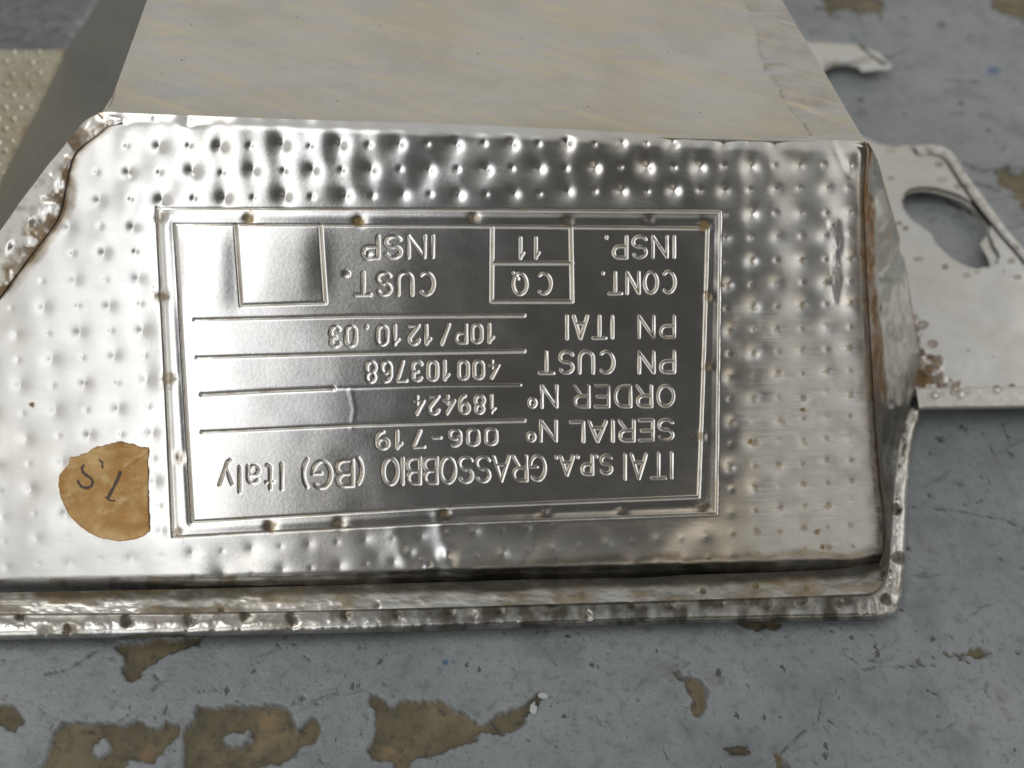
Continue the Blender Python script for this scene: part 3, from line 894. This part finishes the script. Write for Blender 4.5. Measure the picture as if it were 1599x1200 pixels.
ca = [(186, 180), (158, 178), (136, 187), (118, 205), (98, 231), (76, 257), (55, 285), (33, 314), (8, 350), (-25, 395), (-60, 445), (-120, 540), (-180, 660), (-205, 800)]
cb = [(190, 192), (165, 201), (150, 213), (128, 228), (114, 245), (107, 268), (102, 292), (92, 336), (72, 368), (38, 412), (0, 464), (-60, 550), (-110, 660), (-158, 800)]
A, B, t = pair(ca, cb, 520)
u = np.linspace(0, 1, 46)[None, :]
gx = A[:, :1] * (1 - u) + B[:, :1] * u; gy = A[:, 1:] * (1 - u) + B[:, 1:] * u
cr = fbm(gx / 13, gy / 13, 95, 3)
cr2 = fbm(gx / 30, gy / 30, 96, 2)
hh = -6 * (1 - np.sin(np.clip(u * 1.15, 0, 1) * pi / 2)) + (cr * .35 + cr2 * 1.6) * np.sin(u * pi) + 1.0 * np.sin(u * pi) - np.clip(470 - gx, 0, None) ** 2 / 3200.0 * .36
for cx, cy, ax_, ay_, dp_ in ((86, 268, 9, 13, 3.0), (80, 312, 10, 16, 3.4), (60, 352, 12, 9, 2.6), (22, 385, 12, 8, 2.8), (108, 238, 7, 10, 3.2), (38, 340, 7, 10, -2.2), (-10, 428, 14, 10, 2.6)):
    ca_, sa_ = cos(.9), sin(.9)
    p1_ = (gx - cx) * ca_ - (gy - cy) * sa_; p2_ = (gx - cx) * sa_ + (gy - cy) * ca_
    hh -= dp_ * np.exp(-((p1_ / ax_) ** 2 + (p2_ / ay_) ** 2)) * (1 + .6 * cr)
hh += fbm(gx / 9, gy / 22, 97, 2) * .9 * sst(u, .45, .8)
gr = np.maximum(.95 * sst(u + cr * .07, .86, .97), .5 * sst(cr, .05, .7) * sst(u, .4, .75))
gr = np.maximum(gr, .8 * sst(u + cr * .25, .72, .95) * (gy > 230))
gr = np.maximum(gr, .95 * sst(np.exp(-(((gx - 122) / 20) ** 2 + ((gy - 220) / 20) ** 2)) + cr * .2, .3, .6))
sheet("folded_seam", face(gx, gy, hh), M_FACE, root, {'grime': gr, 'rough': .08 + 0 * gr, 'amber': np.clip(.35 * sst(u, .3, .8) + .35 * cr, 0, .8)}, None)

# ---- left flange: dimpled strip low down beside the wall
gv, gu = np.meshgrid(np.linspace(0, 1, 320), np.linspace(0, 1, 330), indexing='ij')
gy = 78 + gv * 460
xr_ = np.interp(gy, [78, 82, 165, 210, 287, 345, 390, 450, 540], [103, 101, 62, 38, 0, -30, -52, -80, -120])
gx = -230 + (xr_ + 230) * gu
hh = fbm(gx / 60, gy / 40, 101, 2) * .8
for rI in range(26):
    for cI in range(22):
        cx = -210 + cI * 21 + (rI % 2) * 10 + rng.normal(0, 1.2); cy = 84 + rI * 17.5 + rng.normal(0, 1)
        hh -= (5.5 if (rI + cI) % 2 else 3.2) * np.exp(-(((gx - cx) / 6.5) ** 2 + ((gy - cy) / 4.5) ** 2))
hh += 4 * np.exp(-((xr_ - gx) / 8) ** 2)
fr = .25 * sst(fbm(gx / 30, gy / 30, 102, 3), 0, .8) + .35 * np.exp(-((xr_ - gx - 4) / 5) ** 2)
PL_ = level(gx, gy, hh * S * 1.3 + .001)
sheet("side_flange", PL_, metal("yellowed_steel", (.47, .445, .355), .30, .2, 700, DIAG, .6, (.12, .085, .03)), root, {'grime': fr, 'rough': 0 * fr}, None, .0005)

# ---- bottom flange and the rolled hem that borders it
fi = [(-260, 936), (-100, 932), (0, 926), (300, 920), (600, 912), (900, 903), (1200, 894), (1330, 886), (1376, 868)]
fo = [(-260, 978), (-100, 972), (0, 969), (300, 967), (600, 961), (900, 952), (1200, 943), (1330, 938), (1394, 930)]
A, B, t = pair(fi, fo, 1500)
u = np.linspace(0, 1, 40)[None, :]
gx = A[:, :1] * (1 - u) + B[:, :1] * u; gy = A[:, 1:] * (1 - u) + B[:, 1:] * u
nz = fbm(gx / 50, gy / 18, 111, 4)
hh = nz * 1.3
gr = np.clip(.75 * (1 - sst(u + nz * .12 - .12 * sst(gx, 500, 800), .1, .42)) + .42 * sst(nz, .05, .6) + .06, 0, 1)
for cx, cy in ((345, 953), (587, 945), (1098, 923), (1180, 915), (1260, 918)):
    q = np.hypot(gx - cx, gy - cy); hh += -2.5 * np.exp(-(q / 6) ** 2); gr = np.maximum(gr, .9 * (1 - sst(q, 4, 8)))
sheet("bottom_flange", level(gx, gy, hh * S), M_HEM, root, {'grime': gr, 'rough': .06 + .1 * np.clip(nz, 0, 1), 'shade_stain': .85 * (1 - sst(u + nz * .05, .2, .42)) * (.5 + .5 * sst(gx, 350, 750)) + .18, 'amber': np.clip(.22 + .4 * nz, 0, .7)}, None)  # crease side darkened, carrying on the roll's painted reflection

hi_ = [(-260, 968), (-100, 965), (0, 962), (300, 960), (600, 954), (900, 945), (1200, 936), (1330, 931), (1362, 928), (1380, 912), (1386, 880), (1388, 840), (1393, 760), (1404, 685), (1420, 638)]
ho_ = [(-260, 1004), (-100, 1000), (0, 997), (300, 991), (600, 985), (900, 976), (1200, 969), (1330, 967), (1378, 963), (1402, 944), (1409, 890), (1412, 840), (1416, 760), (1424, 690), (1436, 642)]
A, B, t = pair(hi_, ho_, 2300)
u = np.linspace(0, 1, 44)[None, :]
gx = A[:, :1] * (1 - u) + B[:, :1] * u; gy = A[:, 1:] * (1 - u) + B[:, 1:] * u
wd_ = np.linalg.norm(B - A, axis=1)[:, None]
prof = np.where(u < .08, u / .08 * .55, .55 + .45 * np.sin(np.clip((u - .08) / .55, 0, 1) * pi / 2))
prof = prof - .55 * np.clip(u - .15, 0, 1)
prof = np.where(u > .66, prof - ((u - .66) / .34) ** 2.2 * 1.7, prof)
nz = fbm(gx / 20, gy / 20, 121, 3)
side = sst(gx, 1340, 1392)
hh = prof * 7.5 + nz * (.7 + 2.6 * side) * np.sin(u * pi)
gr = .03 + .2 * sst(nz, .1, .7) * (1 - u)
gr = np.maximum(gr, .6 * (1 - sst(u, .02, .10)))
for k, (cx, cy) in enumerate([(33, 966), (72, 986), (110, 984), (200, 972), (296, 972), (385, 964), (457, 972), (541, 964), (620, 962), (702, 957), (737, 962), (780, 955), (862, 942), (915, 961), (985, 945), (1045, 947), (1125, 944), (1197, 948), (1252, 941), (1310, 943),
                             (1400, 925), (1404, 875), (1402, 800), (1409, 745), (1410, 700), (1425, 655), (1392, 948), (-60, 980), (-140, 985)]):
    q = np.hypot(gx - cx, gy - cy)
    hh -= 5.0 * np.exp(-(q / 7.5) ** 2); gr = np.maximum(gr, (.45 if cx < 1330 else .35) * (1 - sst(np.hypot(gx - cx + 3, gy - cy + 2) + nz * 3, 6, 11.5)))
for cx, cy in ((1345, 950), (1360, 948), (1372, 945), (1398, 905)):
    q = np.hypot((gx - cx) * 2, gy - cy); hh -= 3 * np.exp(-(q / 9) ** 2); gr = np.maximum(gr, .35 * np.exp(-(q / 8) ** 2))
shine = .55 - .85 * side
dark_spots_h = np.zeros(gx.shape)
for cx, cy in [(33, 966), (110, 984), (200, 972), (296, 972), (385, 964), (457, 972), (541, 964), (620, 962), (702, 957), (780, 955), (862, 942), (915, 961), (985, 945), (1045, 947), (1125, 944), (1197, 948), (1252, 941), (1310, 943), (1385, 940), (1402, 800), (1404, 875)]:
    q = np.hypot(gx - cx + 3, gy - cy + 2) + nz * 3; dark_spots_h = np.maximum(dark_spots_h, .9 * (1 - sst(q, 5, 11)))
amber_h = np.clip(1 - np.abs(dark_spots_h - .45) * 2.2, 0, 1) * .9 + .3 * np.clip(nz, 0, 1)
sheet("rolled_hem", level(gx, gy, hh * S), M_HEM, root, {'grime': np.clip(gr, 0, 1), 'rough': .04 + 0 * gr, 'shade_stain': np.maximum(dark_spots_h, (.28 + .38 * sst(gx, 420, 760)) * (1 - side * .8) * np.clip(1 + nz * .5, 0, 1.3)), 'amber': np.clip(amber_h, 0, 1)}, None, .0004)  # broad darkening paints the hem's dark reflection, beside the dark brown dents

# ---- right side wall with the rusty joint
sa = [(1350, 221), (1353, 240), (1349, 300), (1352, 400), (1356, 480), (1361, 560), (1366, 650), (1373, 740), (1380, 800), (1381, 850), (1372, 884)]
sc = [(1356, 223), (1370, 250), (1384, 300), (1409, 390), (1424, 480), (1437, 560), (1426, 625), (1406, 690), (1397, 770), (1393, 830), (1386, 905)]
A, B, t = pair(sa, sc, 560)
u = np.linspace(0, 1, 90)[None, :]
fz = np.clip((B[:, 1] - 226) / (560 - 226), 0, 1)
TA = face(A[:, 0], A[:, 1], -9 * np.ones(len(A)))
near = face(B[:, 0], B[:, 1], -9 * np.ones(len(B))); farp = level(B[:, 0], B[:, 1], .0005)
TB = near * (1 - fz[:, None]) + farp * fz[:, None]
P_ = TA[:, None, :] * (1 - u[..., None]) + TB[:, None, :] * u[..., None]
gx = A[:, :1] * (1 - u) + B[:, :1] * u; gy = A[:, 1:] * (1 - u) + B[:, 1:] * u
nz = fbm(gx / 16, gy / 40, 131, 3)
bul = np.sin(u * pi)
dark_e = .75 * sst(gy + nz * 30, 520, 650) + .2 * sst(gy, 400, 520)  # darker tone towards the foot of the wall
hh = (nz * 3.0 + 7.0 * fbm(gx / 26, gy / 70, 132, 3)) * bul + 3.0 * np.exp(-((u - .12) / .10) ** 2) - 3 * np.exp(-((u - .28) / .1) ** 2)
GD2 = seg_dist(gx, gy, [(1382, 430), (1400, 400), (1412, 385)], False); hh -= 6 * np.exp(-(GD2 / 8) ** 2)
GD2 = seg_dist(gx, gy, [(1395, 640), (1402, 560), (1398, 480), (1405, 430)], False); hh += 4 * np.exp(-(GD2 / 9) ** 2)
hh += 3.5 * np.exp(-(np.hypot(gx - 1382, gy - 388) / 9) ** 2)
gr = np.maximum(.95 * (1 - sst(u * np.linalg.norm(B - A, axis=1)[:, None] + nz * 6, 8, 17)), .8 * sst(u + nz * .03, .955, .985) * (gy > 250))
gr = np.maximum(gr, .75 * (1 - sst(np.hypot(gx - 1430, gy - 590) + nz * 10, 8, 26)))
gr = np.maximum(gr, .7 * sst(gy + nz * 15, 690, 760)); gr = np.maximum(gr, .30 * sst(nz, 0, .6) + .12 * sst(gy, 420, 620))
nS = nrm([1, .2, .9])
sheet("end_wall", P_ + (hh * S)[..., None] * nS, M_SIDE, root, {'grime': np.clip(gr, 0, 1), 'rough': .05 + 0 * gr, 'shade_stain': dark_e}, None)

# ---- mounting bracket with its slot, backing sheet and folded borders
BR = .0012
hole = [(1407.5, 310), (1412, 301), (1421.5, 294.4), (1440, 291.6), (1463, 293.5), (1487, 300), (1506, 308), (1521, 317), (1535.6, 335), (1547, 351.5), (1545, 366), (1552, 383), (1561, 398), (1558, 411), (1547, 417), (1524, 420), (1506, 415), (1487, 404), (1474, 393), (1461, 379.5), (1453, 364.5), (1434.6, 351.5), (1420, 340), (1410, 325)]
gap = [(1418, 226), (1424, 233), (1431, 242), (1440, 243), (1450, 241), (1465, 244), (1474, 250), (1481, 260), (1500, 290), (1520, 318), (1540, 343), (1560, 368), (1575, 385), (1599, 413), (1700, 535)]
outl = [(1421, 229), (1436, 227), (1452, 226), (1470, 228), (1483, 234), (1492, 246), (1500, 260), (1535, 308), (1570, 356), (1600, 392), (1700, 512)]
topsh = [(1330, 205), (1352, 216), (1372, 225), (1400, 230)] + gap + [(1700, 611), (1380, 611), (1372, 420), (1345, 260)]


def plate_part(name, poly, holep, z, step, hfun=None, gfun=None, mat=M_BRK, thick=.00025, rg=0.0, sfun=None):
    P0 = np.array(poly); gx, gy = np.meshgrid(np.arange(P0[:, 0].min() - 4, P0[:, 0].max() + 4, step), np.arange(P0[:, 1].min() - 4, P0[:, 1].max() + 4, step))
    s_ = sdf(gx, gy, poly)
    if holep is not None: s_ = np.maximum(s_, -sdf(gx, gy, holep))
    # slide near-border grid points onto the border so that the outline is clean
    gyy, gxx = np.gradient(s_, step)
    nn = np.hypot(gxx, gyy) + 1e-6
    nearb = np.abs(s_) < step * .95
    gx = np.where(nearb, gx - s_ * gxx / nn, gx); gy = np.where(nearb, gy - s_ * gyy / nn, gy)
    s2 = np.where(nearb, 0, s_)
    fm = (s2[:-1, :-1] <= 0) & (s2[1:, 1:] <= 0) & (s2[1:, :-1] <= 0) & (s2[:-1, 1:] <= 0)
    hh = hfun(gx, gy, s_) if hfun else 0 * gx
    gr = gfun(gx, gy, s_) if gfun else 0 * gx
    return sheet(name, level(gx, gy, z + hh * S), mat, root, {'grime': np.clip(gr, 0, 1), 'rough': rg + 0 * gr, 'shade_stain': sfun(gx, gy, s_) if sfun else 0 * gr}, fm, thick)


spots = [(1390, 236, 8, 3), (1391, 279, 5, 3), (1471, 281, 8, 4), (1467, 257, 6, 4), (1496, 292, 6, 4), (1414, 357, 5, 3.5), (1435, 405, 9, 3.5), (1476, 417, 5, 4), (1404, 349, 5, 3), (1580, 408, 6, 4), (1588, 433, 7, 4), (1510, 430, 7, 4), (1551, 350, 5, 4), (1525, 425, 5, 3), (1440, 508, 10, 8), (1456, 537, 9, 7)]


def g_top(gx, gy, s_):
    nz = fbm(gx / 9, gy / 9, 141, 3); g = .10 * sst(fbm(gx / 50, gy / 50, 142, 3), 0, .8)
    for cx, cy, rx_, ry_ in spots:
        q = np.hypot((gx - cx) / rx_, (gy - cy) / ry_) + nz * .15; g = np.maximum(g, .8 * (1 - sst(q, .8, 1.2)) - .3 * (1 - sst(q, .3, .7)))
    d = seg_dist(gx, gy, [(1425, 500), (1434, 560), (1442, 600)], False); g = np.maximum(g, .85 * (1 - sst(d + nz * 6, 3, 13)))
    for cx, cy, rr in ((1446, 578, 22), (1470, 592, 13), (1438, 552, 11), (1453, 558, 7), (1462, 572, 11), (1448, 590, 18), (1490, 606, 8), (1495, 600, 6), (1435, 590, 16), (1556, 607, 5), (1578, 607, 6)):
        g = np.maximum(g, .95 * (1 - sst(np.hypot(gx - cx, gy - cy) + nz * rr * .6, rr * .5, rr * 1.2)))
    g = np.maximum(g, .25 * np.exp(s_ / 3.0))
    for cx, cy in ((1551, 557), (1567, 424), (1512, 547)): g = np.maximum(g, .9 * (1 - sst(np.hypot(gx - cx, gy - cy), 1, 2.4)))
    return g


def h_top(gx, gy, s_):
    nz = fbm(gx / 45, gy / 45, 143, 3)
    b = nz * .3
    for cx, cy, rr, a in ((1462, 572, 7, 4), (1448, 588, 9, 6), (1440, 574, 6, 5), (1470, 594, 6, 4), (1455, 562, 5, 3), (1440, 560, 8, 4), (1490, 606, 7, 3)):
        b = b + a * np.exp(-((gx - cx) ** 2 + (gy - cy) ** 2) / rr ** 2)
    return b - 2.5 * np.exp(s_ / 5.0) * (gy > 595)


plate_part("mounting_bracket", topsh, hole, BR, 1.4, h_top, g_top)
back_poly = [(1335, 212), (1372, 228), (1405, 234)] + [(a - 1, b + 4) for a, b in outl] + [(1700, 618), (1385, 618), (1380, 430), (1350, 270)]
hole2 = [(a + (2.5 if b < 345 else -1.0) - (4 if a > 1540 and b > 360 else 0), b + (8 if b < 335 and a > 1415 else 3 if b < 360 else 1.5)) for a, b in hole]
hole2 = [(1409, 312), (1414, 305), (1423, 300.5), (1441, 298.5), (1464, 301.5), (1486, 308.5), (1504, 316), (1519, 326), (1532, 340), (1541, 353), (1542, 366), (1536, 374), (1530, 381), (1535, 390), (1542, 402), (1546, 416), (1524, 423), (1506, 418), (1487, 407), (1473, 396), (1460, 382), (1451, 367), (1433, 354), (1419, 342), (1410, 327)]
gapline = [(q0 + 1.5, q1 + 1) for q0, q1 in gap]
upper = hole[1:10]


def s_back(a, b, s):  # dark lines painted for the shade inside the gap and slot rim
    d1 = seg_dist(a, b, gapline, False); d2 = seg_dist(a, b, [(q0 + .5, q1 + .5) for q0, q1 in upper], False)
    d3 = seg_dist(a, b, hole[10:14], False)
    return np.maximum.reduce([1 - sst(d1, 3.5, 6), 1 - sst(d2, 2.6, 3.8), 1 - sst(d3, 1.5, 3)])


bk = plate_part("backing_sheet", back_poly, hole2, BR - .0007, 1.1, lambda a, b, s: .4 * fbm(a / 40, b / 40, 151, 2), lambda a, b, s: .10 + .2 * np.exp(s / 2.5), M_BRK, .00025, 0.0, s_back)
hem_poly = outl + [(1703, 538)] + [(a + 4.0, b - 1.2) for a, b in gap[::-1]][1:-1]


def g_hem(gx, gy, s_):
    nz = fbm(gx / 8, gy / 8, 161, 3); g = .08 + .22 * sst(nz, .2, .8)
    for cx, cy, rr in ((1452, 238, 8), (1503, 270, 7), (1510, 291, 8), (1528, 314, 7), (1553, 357, 7), (1560, 341, 5), (1588, 388, 7), (1475, 240, 4)):
        g = np.maximum(g, .6 * (1 - sst(np.hypot(gx - cx, gy - cy) + nz * 3, rr * .4, rr)))
    return g


plate_part("folded_border", hem_poly, None, BR + .0004, 1.1, lambda a, b, s: 3.2 * (1 - np.exp(np.minimum(s, 0) / 4.0)) + 1.6 * fbm(a / 8, b / 8, 162, 3) * (1 - sst(a, 1485, 1510)) + .8 * fbm(a / 14, b / 14, 163, 3), g_hem, M_BRK, .00025)
# lower rolled border of the bracket
A, B, t = pair([(1429, 609), (1500, 608), (1560, 607), (1640, 606), (1710, 605)], [(1434, 639), (1450, 638), (1540, 637), (1640, 635), (1710, 634)], 420)
u = np.linspace(0, 1, 40)[None, :]
gx = A[:, :1] * (1 - u) + B[:, :1] * u; gy = A[:, 1:] * (1 - u) + B[:, 1:] * u
nz = fbm(gx / 16, gy / 16, 171, 3)
hh = 1.0 + 4.0 * np.clip(u / .12, 0, 1) + nz * .35 - 7 * np.clip((u - .78) / .22, 0, 1) ** 2 + 3.0 * np.exp(-((u - .86) / .07) ** 2)
gr = .05 + .5 * (1 - sst(u + nz * .05, .03, .1)) * sst(nz, -.3, .4)
for cx, cy, rr in ((1459, 620, 8), (1500, 618, 9), (1487, 615, 5), (1556, 611, 8), (1492, 609, 7)):
    q = np.hypot(gx - cx, gy - cy); hh += 2.6 * np.exp(-(q / (rr * .6)) ** 2) - 3 * np.exp(-(np.hypot(gx - cx - 5, gy - cy + 2) / (rr * .5)) ** 2); gr = np.maximum(gr, .5 * (1 - sst(np.abs(q - rr * .6), 1, 4)))
sheet("rolled_border", level(gx, gy, BR + hh * S), M_HEM, root, {'grime': np.clip(gr, 0, 1), 'rough': .12 + 0 * gr}, None, .0005)

# ---- rear tab sticking out behind
tab = [(1225, 62), (1265, 65.5), (1345, 70.5), (1353, 76), (1372, 82), (1393, 104), (1388, 108), (1347, 112.5), (1340, 105.5), (1325, 101.5), (1305, 101.5), (1291, 107), (1284, 112), (1240, 112)]


def g_tab(a, b, s):
    nz = fbm(a / 6, b / 6, 181, 3)
    d = seg_dist(a, b, [(1342, 71), (1360, 86), (1378, 100)], False); e = seg_dist(a, b, [(1292, 101), (1330, 100), (1362, 90)], False)
    return np.maximum(.9 * (1 - sst(d + nz * 1.5, 1.2, 3.2)), .5 * (1 - sst(e + nz * 4, 2, 7)))


plate_part("rear_tab", tab, None, .0005, .9, lambda a, b, s: .5 * sst(a + (b - 90) * -.6, 1355, 1368) + .1 * fbm(a / 12, b / 12, 182, 2), g_tab, M_BRK, .0004, 0.0,
           lambda a, b, s: np.maximum(1 - sst(seg_dist(a, b, [(1342, 71), (1352, 80), (1362, 88), (1384, 101)], False), .8, 2.6), .8 * (1 - sst(seg_dist(a, b, [(1288, 106), (1304, 99.5), (1326, 99.5), (1341, 103)], False), .8, 2.0))))

# ------------------------------------------------------------------ loose bits on the floor


def crumb(name, px, py, rx_, ry_, hz, mat, label, cat, seed, group=None):
    g_ = np.random.default_rng(seed)
    k = 18
    ang = np.linspace(0, 2 * pi, k, endpoint=False); rad = 1 + g_.normal(0, .16, k)
    c0 = world(level(np.array(float(px)), np.array(float(py)), -FL_DROP))
    sc_ = S * 1.15
    rings = []
    for f_, zf in ((1.0, 0.02), (1.0, .5), (.78, .9), (.4, 1.0)):
        rr = rad * f_
        zz = hz * zf * (1 + g_.normal(0, .12, k))
        rings.append(np.stack([c0[0] + np.cos(ang) * rr * rx_ * sc_, c0[1] + np.sin(ang) * rr * ry_ * sc_, zz + .0001], -1))
    Vv = np.vstack(rings + [np.array([[c0[0], c0[1], hz]])])
    fs = []
    for r_ in range(3):
        for i in range(k):
            j = (i + 1) % k; fs.append((r_ * k + i, r_ * k + j, (r_ + 1) * k + j, (r_ + 1) * k + i))
    for i in range(0, k, 2):
        fs.append((3 * k + i, 3 * k + i + 1, 3 * k + (i + 2) % k, 4 * k))
    o = make_mesh(name, Vv - [c0[0], c0[1], 0], np.array(fs), mat)
    o.location = (c0[0], c0[1], 0)
    o['label'] = label; o['category'] = cat
    return o


crumb("paint_flake", 848, 1088, 7, 4.5, .0006, M_FLAKE, 'small white paint flake at the tip of the fish-shaped bare patch', 'paint flake', 1)
crumb("paint_flake", 833, 1108, 5, 8, .0006, M_FLAKE, 'long white paint flake lying along the crack beside the fish-shaped patch', 'paint flake', 2)
crumb("grit_crumb", 1152, 1174, 13, 6, .0012, M_CRUMB, 'dark brown crumb of grit lying alone on the bare grey floor', 'crumb', 3)
